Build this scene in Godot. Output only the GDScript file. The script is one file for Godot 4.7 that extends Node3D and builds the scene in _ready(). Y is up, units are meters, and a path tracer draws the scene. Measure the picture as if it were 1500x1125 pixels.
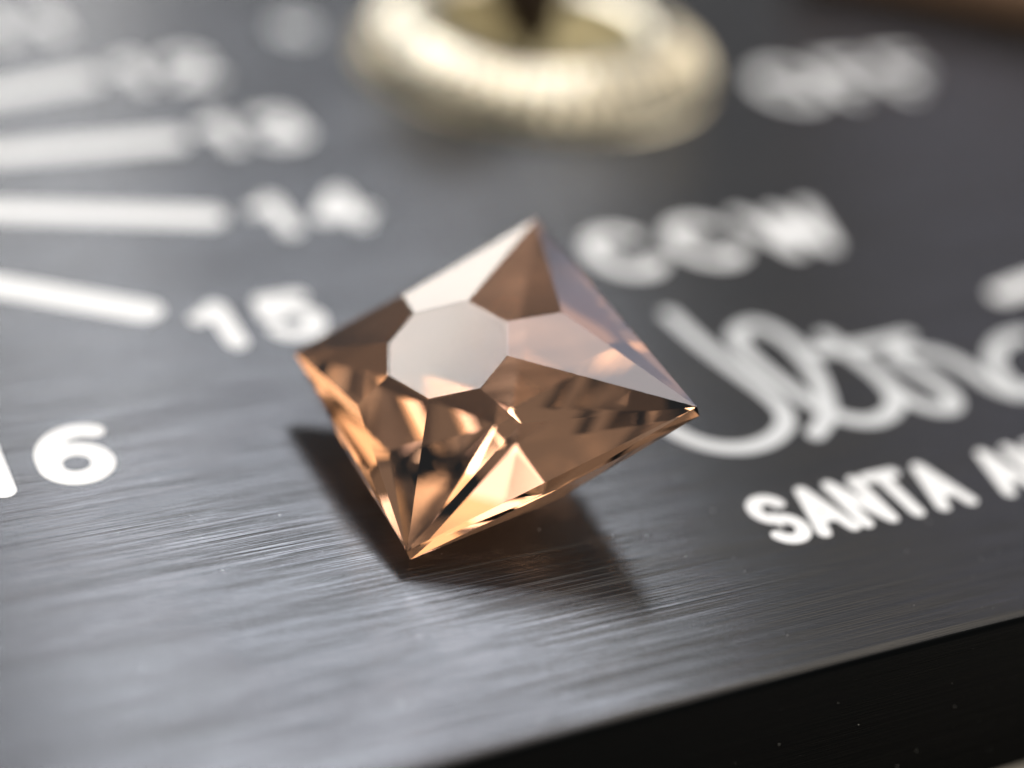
extends Node3D
# A peach coloured faceted gemstone lying on a brushed black control panel. 1 unit = 1 metre; MM turns the millimetres used below into metres.

const MM := 0.001
var used := {}
var rng := RandomNumberGenerator.new()


# ---------------------------------------------------------------- helpers
func numbered(called: String) -> String:
	var n: int = used.get(called, 0)
	used[called] = n + 1
	return called if n == 0 else "%s_%03d" % [called, n]


func tag(o: Node3D, label: String, category: String, group := "") -> void:
	o.set_meta("label", label)
	o.set_meta("category", category)
	if group:
		o.set_meta("group", group)


func thing(called: String, at := Vector3.ZERO) -> Node3D:
	var o := Node3D.new()
	o.name = numbered(called)
	o.position = at
	add_child(o, true)
	return o


func holder(called: String, parent: Node3D) -> Node3D:
	var o := Node3D.new()
	o.name = called
	parent.add_child(o, true)
	return o


func obj(called: String, m: Mesh, mat: Material, parent: Node3D = self) -> MeshInstance3D:
	var o := MeshInstance3D.new()
	o.name = called
	o.mesh = m
	o.material_override = mat
	o.cast_shadow = GeometryInstance3D.SHADOW_CASTING_SETTING_ON
	parent.add_child(o, true)
	return o


func begin() -> SurfaceTool:
	var st := SurfaceTool.new()
	st.begin(Mesh.PRIMITIVE_TRIANGLES)
	return st


func tri(st: SurfaceTool, a: Vector3, b: Vector3, c: Vector3) -> void:
	st.add_vertex(a)
	st.add_vertex(b)
	st.add_vertex(c)


func lamp(called: String, az: float, el: float, dist: float, size: Vector2, energy: float, tone: Color) -> void:
	# a rectangular light (a window or a lamp panel of the room) that faces the stone; az is measured from the far side of the panel, el upwards
	var a := deg_to_rad(az)
	var e := deg_to_rad(el)
	var l := AreaLight3D.new()
	l.name = called
	l.area_size = size
	l.area_normalize_energy = false
	l.light_energy = energy
	l.light_color = tone
	l.area_range = 6.0
	l.area_attenuation = 2.0
	l.shadow_enabled = true
	add_child(l, true)
	l.position = dist * Vector3(sin(a) * cos(e), sin(e), -cos(a) * cos(e))
	l.look_at(Vector3.ZERO, Vector3.UP if absf(el) < 85.0 else Vector3.FORWARD)


# ---------------------------------------------------------------- materials
func brushed_maps() -> Array:
	# fine straight scratches along u: a height field of a great many short strokes, turned into a normal map and a roughness map
	var w := 1024
	var h := 2048
	var f := PackedFloat32Array()
	f.resize(w * h)
	for n in 23000:
		var row := rng.randi() % h
		var start := rng.randi() % w
		var length := int(60.0 * pow(13.0, rng.randf()))
		var depth := rng.randf_range(-1.0, 1.0) * (0.45 + 0.55 * rng.randf())
		if n % 600 == 0:
			depth = -2.8
			length *= 2
		for k in length:
			var t := float(k) / length
			f[row * w + (start + k) % w] += depth * minf(1.0, 6.0 * minf(t, 1.0 - t))
	for n in 26000:  # pits and grains
		f[(rng.randi() % h) * w + rng.randi() % w] += rng.randf_range(-1.3, 1.6)
	var nor := PackedByteArray()
	nor.resize(w * h * 3)
	var rough := PackedByteArray()
	rough.resize(w * h)
	for y in h:
		var up := ((y + 1) % h) * w
		var dn := ((y + h - 1) % h) * w
		var at := y * w
		for x in w:
			var dv := (f[up + x] - f[dn + x]) * 0.5
			var du := (f[at + (x + 1) % w] - f[at + (x + w - 1) % w]) * 0.16
			var k := 1.0 / sqrt(1.0 + 0.16 * (dv * dv + du * du))
			var i := (at + x) * 3
			nor[i] = int(127.5 + 127.5 * -0.4 * du * k)
			nor[i + 1] = int(127.5 + 127.5 * 0.4 * dv * k)
			nor[i + 2] = int(127.5 + 127.5 * k)
			rough[at + x] = clampi(int(128.0 + 6.0 * f[at + x]), 0, 255)
	return [
		ImageTexture.create_from_image(Image.create_from_data(w, h, false, Image.FORMAT_RGB8, nor)),
		ImageTexture.create_from_image(Image.create_from_data(w, h, false, Image.FORMAT_L8, rough)),
	]


func noise_tex(freq: float, ramp_lo: Color, ramp_hi: Color, size := 512, oct := 4) -> NoiseTexture2D:
	var n := FastNoiseLite.new()
	n.seed = 7
	n.noise_type = FastNoiseLite.TYPE_SIMPLEX_SMOOTH
	n.frequency = freq
	n.fractal_octaves = oct
	var t := NoiseTexture2D.new()
	t.width = size
	t.height = size
	t.seamless = true
	t.noise = n
	var g := Gradient.new()
	g.set_color(0, ramp_lo)
	g.set_color(1, ramp_hi)
	t.color_ramp = g
	return t


func plain_mat(c: Color, rough: float, metal := 0.0) -> StandardMaterial3D:
	var m := StandardMaterial3D.new()
	m.albedo_color = c.linear_to_srgb()
	m.roughness = rough
	m.metallic = metal
	return m


# ---------------------------------------------------------------- printing: flat strokes of paint on the panel
var paint_level := 0


func smooth(p: Array, steps := 10) -> PackedVector2Array:
	var out := PackedVector2Array()
	for i in p.size() - 1:
		var a: Vector2 = p[maxi(i - 1, 0)]
		var b: Vector2 = p[i]
		var c: Vector2 = p[i + 1]
		var d: Vector2 = p[mini(i + 2, p.size() - 1)]
		for k in steps:
			out.append(b.cubic_interpolate(c, a, d, float(k) / steps))
	out.append(p[p.size() - 1])
	return out


func arc(cx: float, cy: float, rx: float, ry: float, from: float, to: float, steps := 24) -> Array:
	var out := []
	for k in steps + 1:
		var a := deg_to_rad(lerpf(from, to, float(k) / steps))
		out.append(Vector2(cx + rx * cos(a), cy + ry * sin(a)))
	return out


func stroke(st: SurfaceTool, pts: PackedVector2Array, width: float, y0: float, y1: float, round_ends := true) -> void:
	# one stroke of paint along pts (millimetres on the panel: x to the right, y towards the near edge), its top rising from y0 to y1, its rim going down to the panel
	st.set_smooth_group(-1)
	var n := pts.size()
	var left := PackedVector3Array()
	var right := PackedVector3Array()
	var r := width / 2.0
	for i in n:
		var before := pts[maxi(i - 1, 0)]
		var after := pts[mini(i + 1, n - 1)]
		var d1 := (pts[i] - before).normalized() if i > 0 else (after - pts[i]).normalized()
		var d2 := (after - pts[i]).normalized() if i < n - 1 else d1
		var d := (d1 + d2).normalized()
		var side := Vector2(-d.y, d.x)
		var wide := r / maxf(0.5, side.dot(Vector2(-d2.y, d2.x)))
		var y := lerpf(y0, y1, float(i) / maxi(n - 1, 1))
		left.append(Vector3(pts[i].x - side.x * wide, y, pts[i].y - side.y * wide))
		right.append(Vector3(pts[i].x + side.x * wide, y, pts[i].y + side.y * wide))
	var rim := PackedVector3Array()
	for i in n:
		rim.append(left[i])
	var end_fan := _cap(pts[n - 1], left[n - 1], right[n - 1], y1, r) if round_ends else PackedVector3Array()
	for v in end_fan:
		rim.append(v)
	for i in n:
		rim.append(right[n - 1 - i])
	var start_fan := _cap(pts[0], right[0], left[0], y0, r) if round_ends else PackedVector3Array()
	for v in start_fan:
		rim.append(v)
	for i in n - 1:
		tri(st, left[i] * MM, left[i + 1] * MM, right[i + 1] * MM)
		tri(st, left[i] * MM, right[i + 1] * MM, right[i] * MM)
	_fan(st, Vector3(pts[n - 1].x, y1, pts[n - 1].y), left[n - 1], end_fan, right[n - 1])
	_fan(st, Vector3(pts[0].x, y0, pts[0].y), right[0], start_fan, left[0])
	for i in rim.size():
		var a := rim[i]
		var b := rim[(i + 1) % rim.size()]
		var a0 := Vector3(a.x, 0.0, a.z)
		var b0 := Vector3(b.x, 0.0, b.z)
		tri(st, a * MM, b0 * MM, b * MM)
		tri(st, a * MM, a0 * MM, b0 * MM)


func _cap(at: Vector2, from: Vector3, to: Vector3, y: float, r: float) -> PackedVector3Array:
	var out := PackedVector3Array()
	var a0 := Vector2(from.x - at.x, from.z - at.y).angle()
	for k in range(1, 8):
		var a := a0 + PI * k / 8.0
		out.append(Vector3(at.x + cos(a) * r, y, at.y + sin(a) * r))
	return out


func _fan(st: SurfaceTool, mid: Vector3, from: Vector3, rim: PackedVector3Array, to: Vector3) -> void:
	if rim.is_empty():
		return
	var last := from
	for v in rim:
		tri(st, mid * MM, last * MM, v * MM)
		last = v
	tri(st, mid * MM, last * MM, to * MM)


func glyph_strokes(ch: String) -> Array:
	# [advance width, strokes...] for a capital of height 1 and stroke-centre coordinates: x to the right, y downwards from 0 (top) to 1 (baseline)
	match ch:
		"1": return [0.42, [Vector2(0.0, 0.24), Vector2(0.16, 0.16), Vector2(0.30, 0.0)], [Vector2(0.31, 0.02), Vector2(0.31, 1.0)]]
		"2": return [0.66, arc(0.32, 0.28, 0.31, 0.28, 190, 395, 14) + [Vector2(0.3, 0.72), Vector2(0.02, 1.0)], [Vector2(0.02, 1.0), Vector2(0.66, 1.0)]]
		"3": return [0.66, arc(0.31, 0.26, 0.29, 0.26, 200, 450, 16), arc(0.31, 0.74, 0.33, 0.26, -90, 160, 16)]
		"4": return [0.74, [Vector2(0.55, 1.0), Vector2(0.55, 0.0)], [Vector2(0.5, 0.02), Vector2(0.0, 0.7), Vector2(0.74, 0.7)]]
		"5": return [0.66, [Vector2(0.62, 0.0), Vector2(0.1, 0.0), Vector2(0.05, 0.46)] + arc(0.32, 0.67, 0.33, 0.33, 218, 510, 20)]
		"6": return [0.68, arc(0.34, 0.69, 0.33, 0.31, -180, 180, 28), arc(0.5, 0.56, 0.49, 0.56, -64, -195, 14)]
		"O": return [0.78, arc(0.39, 0.5, 0.39, 0.5, 0, 360, 32)]
		"C": return [0.74, arc(0.39, 0.5, 0.39, 0.5, -42, -318, 26)]
		"F": return [0.56, [Vector2(0.0, 1.0), Vector2(0.0, 0.0), Vector2(0.56, 0.0)], [Vector2(0.02, 0.5), Vector2(0.48, 0.5)]]
		"W": return [1.06, [Vector2(0.0, 0.0), Vector2(0.27, 1.0), Vector2(0.53, 0.05), Vector2(0.79, 1.0), Vector2(1.06, 0.0)]]
		"S": return [0.62, arc(0.31, 0.25, 0.30, 0.25, -25, -270, 16) + arc(0.31, 0.75, 0.31, 0.25, -90, 155, 16)]
		"A": return [0.66, [Vector2(0.0, 1.0), Vector2(0.33, 0.0), Vector2(0.66, 1.0)], [Vector2(0.12, 0.68), Vector2(0.54, 0.68)]]
		"N": return [0.58, [Vector2(0.0, 1.0), Vector2(0.0, 0.0), Vector2(0.58, 1.0), Vector2(0.58, 0.0)]]
		"T": return [0.62, [Vector2(0.0, 0.0), Vector2(0.62, 0.0)], [Vector2(0.31, 0.02), Vector2(0.31, 1.0)]]
		"L": return [0.52, [Vector2(0.0, 0.0), Vector2(0.0, 1.0), Vector2(0.52, 1.0)]]
	return [0.35]


func word(text: String, called: String, letter: String, at: Vector2, cap: float, width: float, gap: float, mat: Material, parent: Node3D, stretch := 1.0, turn := 0.0) -> Node3D:
	# at: left end of the baseline (millimetres); cap: outer height; width: of the stroke
	var root := holder(called, parent)
	var x := 0.0
	var tall := cap - width
	for ch in text:
		var g := glyph_strokes(ch)
		if g.size() > 1:
			var st := begin()
			var level := 1
			for k in range(1, g.size()):
				var p := PackedVector2Array()
				for v: Vector2 in g[k]:
					var q := Vector2(x + width / 2 + v.x * tall * stretch, -width / 2 - tall + v.y * tall).rotated(turn)
					p.append(at + q)
				var from := 0
				for i in range(1, p.size()):  # sharp corners end one stroke and begin the next
					if i == p.size() - 1 or absf((p[i] - p[i - 1]).angle_to(p[i + 1] - p[i])) > 0.9:
						stroke(st, p.slice(from, i + 1), width, 0.005 + 0.0015 * level, 0.0055 + 0.0015 * level)
						from = i
						level += 1
			st.generate_normals()
			obj(letter, st.commit(), mat, root)
		x += g[0] * tall * stretch + width + gap
	return root


# ---------------------------------------------------------------- the stone
func facet(called: String, ring: Array, inside: Vector3, mat: Material, parent: Node3D) -> void:
	var st := begin()
	st.set_smooth_group(-1)
	var mid := Vector3.ZERO
	for v: Vector3 in ring:
		mid += v / ring.size()
	for k in range(1, ring.size() - 1):
		var a: Vector3 = ring[0]
		var b: Vector3 = ring[k]
		var c: Vector3 = ring[k + 1]
		if (b - a).cross(c - a).dot(mid - inside) > 0.0:  # front faces run clockwise seen from outside
			tri(st, a * MM, c * MM, b * MM)
		else:
			tri(st, a * MM, b * MM, c * MM)
	st.generate_normals()
	obj(called, st.commit(), mat, parent)


func make_gemstone() -> Node3D:
	var m := StandardMaterial3D.new()
	m.resource_name = "peach crystal"
	m.albedo_color = Color(1.0, 0.515, 0.28, 0.0).linear_to_srgb()
	m.albedo_color.a = 0.0
	m.transparency = BaseMaterial3D.TRANSPARENCY_ALPHA
	m.roughness = 0.0
	m.metallic_specular = 0.5
	m.refraction_enabled = true
	m.refraction_scale = 0.0766
	var g := thing("faceted_gemstone", Vector3(0, 0.045 * MM, 0))
	g.basis = Basis(Vector3(0.90438, 0.41693, 0.09094), Vector3(-0.42591, 0.89509, 0.13198), Vector3(-0.02637, -0.15809, 0.98707)).orthonormalized()
	tag(g, "peach orange faceted square gemstone tilted on the brushed black panel", "gemstone")
	# the stone's own axes: y runs from the culet to the table
	var up := 4.42
	var top := 6.42
	var corner := [Vector3(5.105, up, -6.334), Vector3(6.136, up, 5.886), Vector3(-5.376, up, 5.886), Vector3(-5.853, up, -5.491)]
	var tc := [Vector3(0.818, top, -1.905), Vector3(0.992, top, 1.483), Vector3(-2.271, top, 1.696), Vector3(-2.562, top, -1.725)]
	var tm := [Vector3(1.658, top, -0.065), Vector3(-0.459, top, 2.337), Vector3(-3.154, top, -0.223), Vector3(-1.198, top, -2.575)]
	var star := [Vector3(3.641, 5.827, 0.179), Vector3(0.209, 5.832, 4.129), Vector3(-4.626, 5.819, -0.133), Vector3(-1.188, 5.843, -4.259)]
	var low := []
	for v: Vector3 in corner:
		low.append(v - Vector3(0, 0.52, 0))
	var out_dir := [Vector3(1, 0, 0), Vector3(0, 0, 1), Vector3(-1, 0, 0), Vector3(0, 0, -1)]
	var culet := Vector3(0.097, -0.067, 0.060)
	var breaks := [Vector3(4.488, 1.896, 0.841), Vector3(0.311, 2.019, 4.960), Vector3(-3.596, 1.897, 0.421), Vector3(0.366, 2.227, -3.588)]
	var inside := Vector3(0, 3.4, 0)
	var table := []
	for j in 4:
		table.append_array([tc[j], tm[j]])
	# a hair-thin polished bevel round the table: the table is drawn in a little, the crown facets begin a little lower along their own edges
	var drawn_in := []
	var polish := m.duplicate()
	polish.roughness = 0.07
	var lowered := []
	for k in 8:
		var v: Vector3 = table[k]
		var far: Vector3 = corner[k / 2] if k % 2 == 0 else star[k / 2]
		drawn_in.append(v + (Vector3(-0.7, top, 0.0) - v).normalized() * 0.035)
		lowered.append(v + (far - v).normalized() * 0.035)
	facet("table_facet", drawn_in, inside, polish, g)
	for k in 8:
		facet("table_bevel", [drawn_in[k], drawn_in[(k + 1) % 8], lowered[(k + 1) % 8], lowered[k]], inside, m, g)
	for k in 4:
		tc[k] = lowered[2 * k]
		tm[k] = lowered[2 * k + 1]
	for j in 4:
		var k := (j + 1) % 4
		facet("crown_facet", [corner[j], tc[j], tm[j], star[j]], inside, m, g)
		facet("crown_facet", [corner[k], tc[k], tm[j], star[j]], inside, m, g)
		facet("crown_facet", [corner[j], star[j], corner[k]], inside, m, g)
		var bow: Vector3 = out_dir[j] * 0.122
		var low_mid: Vector3 = (low[j] + low[k]) / 2 + bow
		facet("girdle_facet", [corner[j], corner[k], low_mid], inside, m, g)
		facet("girdle_facet", [corner[j], low_mid, low[j]], inside, m, g)
		facet("girdle_facet", [corner[k], low[k], low_mid], inside, m, g)
		var brk: Vector3 = breaks[j]
		facet("pavilion_facet", [low[j], low_mid, brk], inside, m, g)
		facet("pavilion_facet", [low[k], low_mid, brk], inside, m, g)
		facet("pavilion_facet", [low[j], brk, culet], inside, m, g)
		facet("pavilion_facet", [low[k], brk, culet], inside, m, g)
	return g


# ---------------------------------------------------------------- the panel
func make_panel(metal: Material, front: Material, paint: Material, thin_paint: Material) -> void:
	var panel := thing("control_panel")
	tag(panel, "black brushed metal control panel with white printed dial numbers and lettering", "control panel")
	# the plate: a profile across the near edge (top, rounded edge, front face), swept along x
	var x0 := -150.0
	var x1 := 150.0
	var edge := 15.28
	var r := 0.42
	var prof := [Vector3(-170.0, 0.0, 0), Vector3(-60.0, 0.0, 0)]
	for k in 11:
		prof.append(Vector3(edge - r, 0.0, 0).lerp(Vector3(edge - r, 0.0, 0), 0) + Vector3(r * sin(PI / 2 * k / 10.0), -r + r * cos(PI / 2 * k / 10.0), k / 10.0))
	prof.append(Vector3(edge, -8.0, 1))
	var st := begin()
	st.set_smooth_group(-1)
	var along := 0.0
	for i in prof.size() - 1:
		var a: Vector3 = prof[i]
		var b: Vector3 = prof[i + 1]
		var step := Vector2(a.x - b.x, a.y - b.y).length()
		var na := Vector3(0, cos(a.z * PI / 2), sin(a.z * PI / 2))
		var nb := Vector3(0, cos(b.z * PI / 2), sin(b.z * PI / 2))
		var p := [Vector3(x0, a.y, a.x), Vector3(x1, a.y, a.x), Vector3(x1, b.y, b.x), Vector3(x0, b.y, b.x)]
		var uv := [Vector2(x0, along), Vector2(x1, along), Vector2(x1, along + step), Vector2(x0, along + step)]
		var nn := [na, na, nb, nb]
		for q in [0, 1, 2, 0, 2, 3]:
			st.set_normal(nn[q])
			st.set_uv(uv[q] / 38.0)
			st.add_vertex(p[q] * MM)
		along += step
		if i == 1 + 5:
			st.generate_tangents()
			obj("plate", st.commit(), metal, panel)
			st = begin()
	st.generate_tangents()
	obj("front_face", st.commit(), front, panel)
	# the other faces of the slab
	var back := begin()
	var q := [Vector3(x0, 0, -170), Vector3(x1, 0, -170), Vector3(x1, -8, -170), Vector3(x0, -8, -170), Vector3(x0, 0, edge - r), Vector3(x1, 0, edge - r), Vector3(x1, -8, edge), Vector3(x0, -8, edge)]
	for f in [[1, 0, 3, 2], [0, 4, 7, 3], [5, 1, 2, 6], [2, 3, 7, 6]]:
		tri(back, q[f[0]] * MM, q[f[1]] * MM, q[f[2]] * MM)
		tri(back, q[f[0]] * MM, q[f[2]] * MM, q[f[3]] * MM)
	back.generate_normals()
	obj("plate_underside", back.commit(), plain_mat(Color(0.02, 0.02, 0.022), 0.5), panel)
	# dial marks: bars that run in towards the middle of the dial
	for b in [[Vector2(-11.9, -45.3), Vector2(-0.85, 0.53)], [Vector2(-6.0, -38.5), Vector2(-4.9, 1.15)], [Vector2(-3.9, -30.05), Vector2(-8.4, -0.2)], [Vector2(-4.7, -21.4), Vector2(-9.06, -2.8)], [Vector2(-10.1, -13.6), Vector2(-5.7, -3.9)]]:
		var tip: Vector2 = b[0]
		var dir: Vector2 = b[1].normalized()
		var s := begin()
		stroke(s, PackedVector2Array([tip + dir * 0.6, tip + dir * 17.0]), 1.75, 0.009, 0.009)
		s.generate_normals()
		obj("dial_mark", s.commit(), paint, panel)
	var cap := 3.95
	var w := 0.92
	for e in [["11", Vector2(-10.6, -44.3)], ["12", Vector2(-5.1, -36.7)], ["13", Vector2(-2.9, -28.3)], ["14", Vector2(-3.3, -18.95)], ["15", Vector2(-8.95, -9.95)], ["16", Vector2(-20.3, -2.35)]]:
		var d := word(e[0], "dial_number", "digit", e[1], cap, w, 0.62, paint, panel, 0.98)
		d.set_meta("label", "white printed dial number " + e[0])
	word("OFF", "switch_label", "letter", Vector2(30.6, -27.2), 4.9, 0.95, 0.9, paint, panel, 1.0).set_meta("label", "white printed word OFF beside the toggle switch")
	word("CCW", "switch_label", "letter", Vector2(10.7, -11.1), 4.7, 0.95, 0.8, paint, panel, 1.0).set_meta("label", "white printed letters CCW below the toggle switch")
	word("SANTA ANA", "town_name", "letter", Vector2(7.0, 8.95), 3.15, 0.60, 0.02, paint, panel, 0.80).set_meta("label", "white printed capitals SANTA ANA near the front edge")
	# the flowing script
	var script := holder("script_lettering", panel)
	script.set_meta("label", "white printed handwriting style script word across the panel")
	var hand := [
		["letter", [Vector2(11.75, -7.6), Vector2(11.85, -5.07), Vector2(12.2, -2.48), Vector2(12.46, -0.7), Vector2(12.43, 0.76), Vector2(11.82, 1.85), Vector2(10.59, 2.6), Vector2(9.23, 2.75), Vector2(8.08, 2.27), Vector2(7.33, 1.4), Vector2(6.9, 0.2), Vector2(6.8, -1.2)]],
		["letter", [Vector2(12.75, 2.75), Vector2(14.0, 1.75), Vector2(14.75, 0.58), Vector2(15.6, -1.74), Vector2(15.9, -3.95), Vector2(15.45, -5.45), Vector2(14.65, -5.7), Vector2(13.7, -5.0), Vector2(13.35, -3.3), Vector2(13.55, -1.24), Vector2(13.89, 0.34), Vector2(14.3, 1.6), Vector2(15.21, 2.45), Vector2(16.2, 2.55), Vector2(17.3, 2.0), Vector2(17.95, 1.0), Vector2(18.2, -0.3), Vector2(18.1, -1.97), Vector2(17.75, -3.95)]],
		["letter_bar", [Vector2(16.7, -3.0), Vector2(18.52, -2.75), Vector2(20.18, -2.8), Vector2(21.5, -2.9)]],
		["letter", [Vector2(18.2, 0.6), Vector2(18.45, 1.9), Vector2(19.2, 2.7), Vector2(20.0, 2.6), Vector2(20.4, 1.7), Vector2(20.25, 0.2), Vector2(19.9, -1.4), Vector2(20.6, -2.0), Vector2(21.4, -1.5), Vector2(22.1, -0.9), Vector2(22.6, 0.3), Vector2(22.75, 1.7), Vector2(23.4, 2.65), Vector2(24.6, 2.5)]],
		["letter", [Vector2(27.2, -1.5), Vector2(25.9, -1.3), Vector2(24.6, -0.4), Vector2(23.75, 1.1), Vector2(24.0, 2.6), Vector2(25.4, 2.9), Vector2(27.0, 1.6), Vector2(28.2, -1.0), Vector2(28.0, 1.4), Vector2(28.9, 2.7)]],
		["letter_bar", [Vector2(28.7, -5.0), Vector2(30.9, -5.5), Vector2(34.0, -6.0), Vector2(38.0, -5.4)]],
	]
	var lift := 0.008
	for e in hand:
		var s := begin()
		stroke(s, smooth(e[1], 9), 1.2 if e[1][0].x > 28.0 else 0.82, lift, lift + 0.006)
		s.generate_normals()
		obj(e[0], s.commit(), paint if e[1][0].x > 28.0 else thin_paint, script)
		lift += 0.004
	var dot := begin()
	stroke(dot, PackedVector2Array(arc(6.9, -43.2, 0.7, 0.9, 0, 330, 20)), 1.0, 0.009, 0.010)
	dot.generate_normals()
	obj("printed_mark", dot.commit(), thin_paint, panel)


# ---------------------------------------------------------------- the toggle switch
func lathe(profile: Array, steps: int, knurl := 0.0) -> ArrayMesh:
	# profile: Vector2(radius, height) in millimetres from the bottom up, outside seen; rings get a wavy rim where x is marked by knurl
	var st := begin()
	st.set_smooth_group(-1)
	for i in profile.size() - 1:
		for k in steps:
			var q := []
			for e in [[i, k], [i + 1, k], [i + 1, k + 1], [i, k + 1]]:
				var p: Vector2 = profile[e[0]]
				var a: float = TAU * e[1] / steps
				var rr := p.x
				if knurl > 0.0 and p.x > 8.0:
					rr -= knurl * (0.5 - 0.5 * cos(TAU * e[1] / 5.0))
				q.append(Vector3(rr * cos(a), p.y, rr * sin(a)))
			tri(st, q[0] * MM, q[2] * MM, q[1] * MM)
			tri(st, q[0] * MM, q[3] * MM, q[2] * MM)
	st.generate_normals()
	return st.commit()


func make_switch(nickel: Material, dark: Material, brass: Material) -> void:
	var t := thing("toggle_switch", Vector3(18.42, 0, -35.24) * MM)
	tag(t, "silvery toggle switch with knurled round nut and dark lever", "toggle switch")
	obj("washer", lathe([Vector2(6.3, 0.0), Vector2(10.3, 0.0), Vector2(10.35, 0.2), Vector2(10.2, 0.4), Vector2(6.3, 0.5)], 72), nickel, t)
	obj("knurled_nut", lathe([Vector2(6.2, 0.4), Vector2(10.0, 0.4), Vector2(10.25, 0.7), Vector2(10.2, 1.1), Vector2(9.75, 1.7), Vector2(9.2, 2.15), Vector2(8.4, 2.6), Vector2(7.4, 2.95), Vector2(6.7, 3.0), Vector2(6.2, 2.7), Vector2(5.95, 0.5)], 240, 0.6), nickel, t)
	obj("bushing", lathe([Vector2(6.0, 0.0), Vector2(6.0, 1.8), Vector2(5.7, 2.05), Vector2(4.6, 1.7), Vector2(3.4, 0.6), Vector2(2.4, 0.2), Vector2(0.01, 0.2)], 72), brass, t)
	var lever := obj("lever", lathe([Vector2(0.01, 0.3), Vector2(0.7, 0.6), Vector2(1.1, 1.6), Vector2(2.3, 4.2), Vector2(3.1, 8.0), Vector2(3.4, 17.0), Vector2(2.6, 18.6), Vector2(0.01, 19.2)], 40), dark, t)
	lever.rotation_degrees = Vector3(-10, 0, 4)


func make_stick(brown: Material) -> void:
	var a := Vector3(44.3, 2.1, -47.0)
	var b := Vector3(66.0, 2.1, -26.5)
	var o := thing("brown_stick", (a + b) / 2 * MM)
	o.basis = Basis.looking_at((b - a).normalized(), Vector3.UP) * Basis(Vector3.RIGHT, PI / 2)
	tag(o, "brown round stick lying out of focus at the far right corner", "stick")
	var half := a.distance_to(b) / 2
	obj("shaft", lathe([Vector2(0.01, -half), Vector2(1.7, -half), Vector2(2.1, -half + 0.5), Vector2(2.1, half - 0.5), Vector2(1.7, half), Vector2(0.01, half)], 24), brown, o)


func grain(st: SurfaceTool, at: Vector3, size: float) -> void:
	# one speck of dust: a crooked little octahedron
	var p := []
	for d in [Vector3.RIGHT, Vector3.BACK, Vector3.LEFT, Vector3.FORWARD, Vector3.UP, Vector3.DOWN]:
		p.append((at + d * size * rng.randf_range(0.3, 1.0)) * MM)
	for k in 4:
		tri(st, p[k], p[(k + 1) % 4], p[4])
		tri(st, p[(k + 1) % 4], p[k], p[5])


func make_dust(stone: Node3D, pale: Material) -> void:
	var st := begin()
	st.set_smooth_group(-1)
	for k in 150:
		grain(st, Vector3(rng.randf_range(-26.0, 30.0), 0.01, rng.randf_range(-6.0, 15.0)), 0.012 + 0.035 * pow(rng.randf(), 4.0))
	for k in 70:
		grain(st, Vector3(rng.randf_range(0.0, 28.0), rng.randf_range(-7.8, -0.5), 15.285), 0.010 + 0.035 * pow(rng.randf(), 4.0))
	for k in 16:  # and a few on the table of the stone
		var at := stone.basis * Vector3(rng.randf_range(-2.3, 0.8), 6.425, rng.randf_range(-1.7, 1.6)) + stone.position / MM
		grain(st, at, rng.randf_range(0.008, 0.02))
	st.generate_normals()
	var o := obj("dust", st.commit(), pale)
	tag(o, "pale dust specks scattered over the front of the panel", "dust")
	o.set_meta("kind", "stuff")


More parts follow.
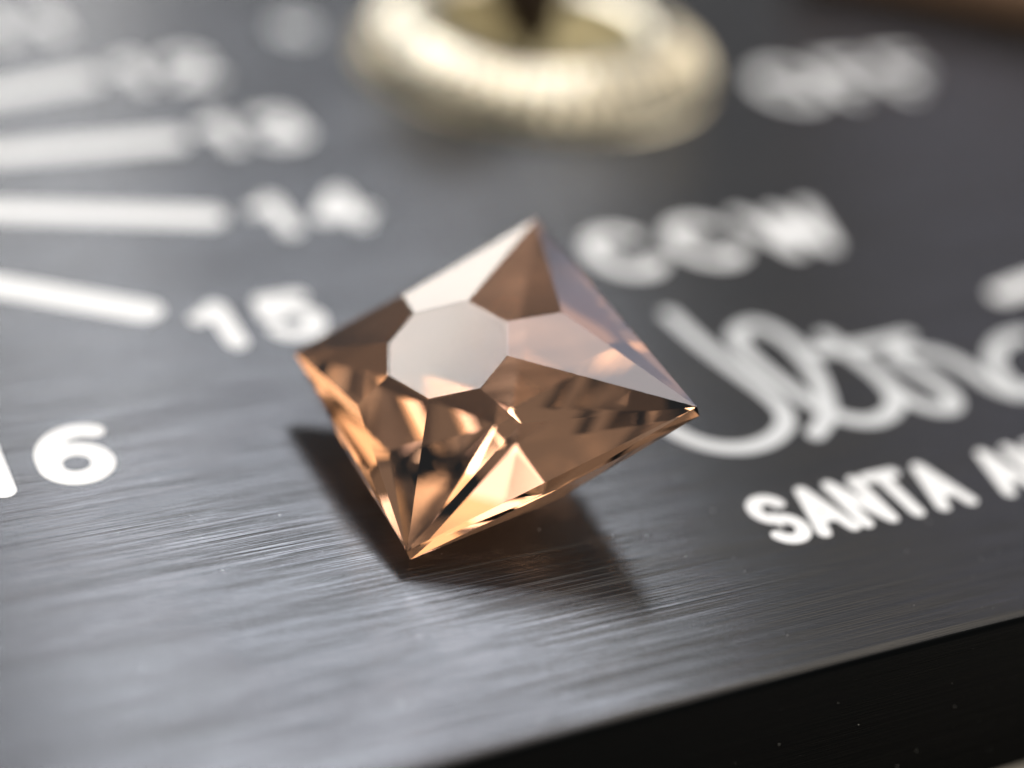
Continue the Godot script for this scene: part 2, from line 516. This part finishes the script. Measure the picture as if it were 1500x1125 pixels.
func _ready() -> void:
	rng.seed = 20240611
	# --- camera
	var cam := Camera3D.new()
	cam.name = "camera"
	add_child(cam)
	cam.transform = Transform3D(Basis(Vector3(0.89537, 0.10735, 0.43218), Vector3(0.14676, 0.84516, -0.51398), Vector3(-0.42044, 0.52363, 0.74097)).orthonormalized(), Vector3(-29.888, 40.0, 52.346) * MM)
	var lens := CameraAttributesPhysical.new()
	lens.frustum_focal_length = 57.6
	lens.frustum_near = 0.005
	lens.frustum_far = 20.0
	lens.frustum_focus_distance = 0.0655
	lens.exposure_aperture = 11.8
	cam.attributes = lens
	cam.current = true
	# --- the room's own dim light
	var env := Environment.new()
	env.background_mode = Environment.BG_COLOR
	env.background_color = Color(0.20, 0.20, 0.20).linear_to_srgb()
	env.tonemap_mode = Environment.TONE_MAPPER_LINEAR
	env.tonemap_exposure = 1.0
	env.sdfgi_enabled = true
	env.ssao_enabled = true
	env.ssil_enabled = true
	var we := WorldEnvironment.new()
	we.name = "environment"
	we.environment = env
	add_child(we)
	# --- windows
	lamp("lower_window_light", 9.0, 18.5, 0.8, Vector2(0.15, 0.13), 1.8, Color(1.0, 0.98, 0.95))
	lamp("middle_window_light", 7.0, 35.0, 0.8, Vector2(0.17, 0.19), 1.1, Color(0.98, 0.99, 1.0))
	lamp("upper_window_light", 28.0, 50.5, 0.8, Vector2(0.30, 0.17), 7.0, Color(0.985, 0.99, 1.0))
	lamp("left_window_light", -19.0, 43.5, 0.8, Vector2(0.36, 0.28), 2.3, Color(1.0, 0.975, 0.95))
	lamp("left_upper_window_light", -17.0, 61.0, 0.8, Vector2(0.36, 0.19), 1.5, Color(0.96, 0.96, 1.0))
	lamp("skylight", 38.0, 68.0, 0.8, Vector2(0.36, 0.18), 0.85, Color(0.95, 0.93, 1.0))
	lamp("side_window_light", 47.0, 27.0, 0.9, Vector2(0.15, 0.15), 0.46, Color(0.94, 0.92, 1.0))
	lamp("ceiling_light", 95.0, 67.0, 1.0, Vector2(1.0, 0.56), 0.56, Color(1.0, 0.92, 0.80))
	lamp("right_wall_light", 100.0, 26.0, 1.0, Vector2(0.9, 0.8), 0.62, Color(1.0, 0.95, 0.88))
	lamp("left_wall_light", -98.0, 24.0, 1.0, Vector2(0.8, 0.6), 0.36, Color(1.0, 0.94, 0.86))
	# --- materials
	var maps := brushed_maps()
	var metal := StandardMaterial3D.new()
	metal.albedo_color = Color(0.055, 0.0575, 0.063).linear_to_srgb()
	metal.metallic = 0.85
	metal.roughness = 0.47
	metal.roughness_texture = maps[1]
	metal.normal_enabled = true
	metal.normal_texture = maps[0]
	metal.normal_scale = 1.0
	metal.anisotropy_enabled = true
	metal.anisotropy = -0.7
	var front := metal.duplicate()
	front.albedo_color = Color(0.003, 0.0038, 0.0045).linear_to_srgb()
	front.metallic = 0.0
	front.metallic_specular = 0.12
	var paint := plain_mat(Color(0.70, 0.715, 0.72), 0.55)
	var thin_paint := plain_mat(Color(0.50, 0.52, 0.53), 0.5)
	var nickel := plain_mat(Color(0.74, 0.70, 0.58), 0.26, 1.0)
	var brass := plain_mat(Color(0.20, 0.165, 0.085), 0.5, 1.0)
	var dark := plain_mat(Color(0.06, 0.045, 0.04), 0.3, 0.6)
	# --- the table under the panel
	var st := begin()
	for v in [Vector3(-1, 0, -1), Vector3(1, 0, -1), Vector3(1, 0, 1), Vector3(-1, 0, -1), Vector3(1, 0, 1), Vector3(-1, 0, 1)]:
		st.add_vertex(v)
	st.generate_normals()
	var ground := obj("tabletop", st.commit(), plain_mat(Color(0.42, 0.40, 0.36), 0.7))
	ground.position.y = -8.01 * MM
	ground.set_meta("kind", "structure")
	# --- the things
	make_panel(metal, front, paint, thin_paint)
	var stone := make_gemstone()
	make_switch(nickel, dark, brass)
	make_stick(plain_mat(Color(0.42, 0.26, 0.16), 0.6))
	make_dust(stone, plain_mat(Color(0.62, 0.62, 0.6), 0.7))
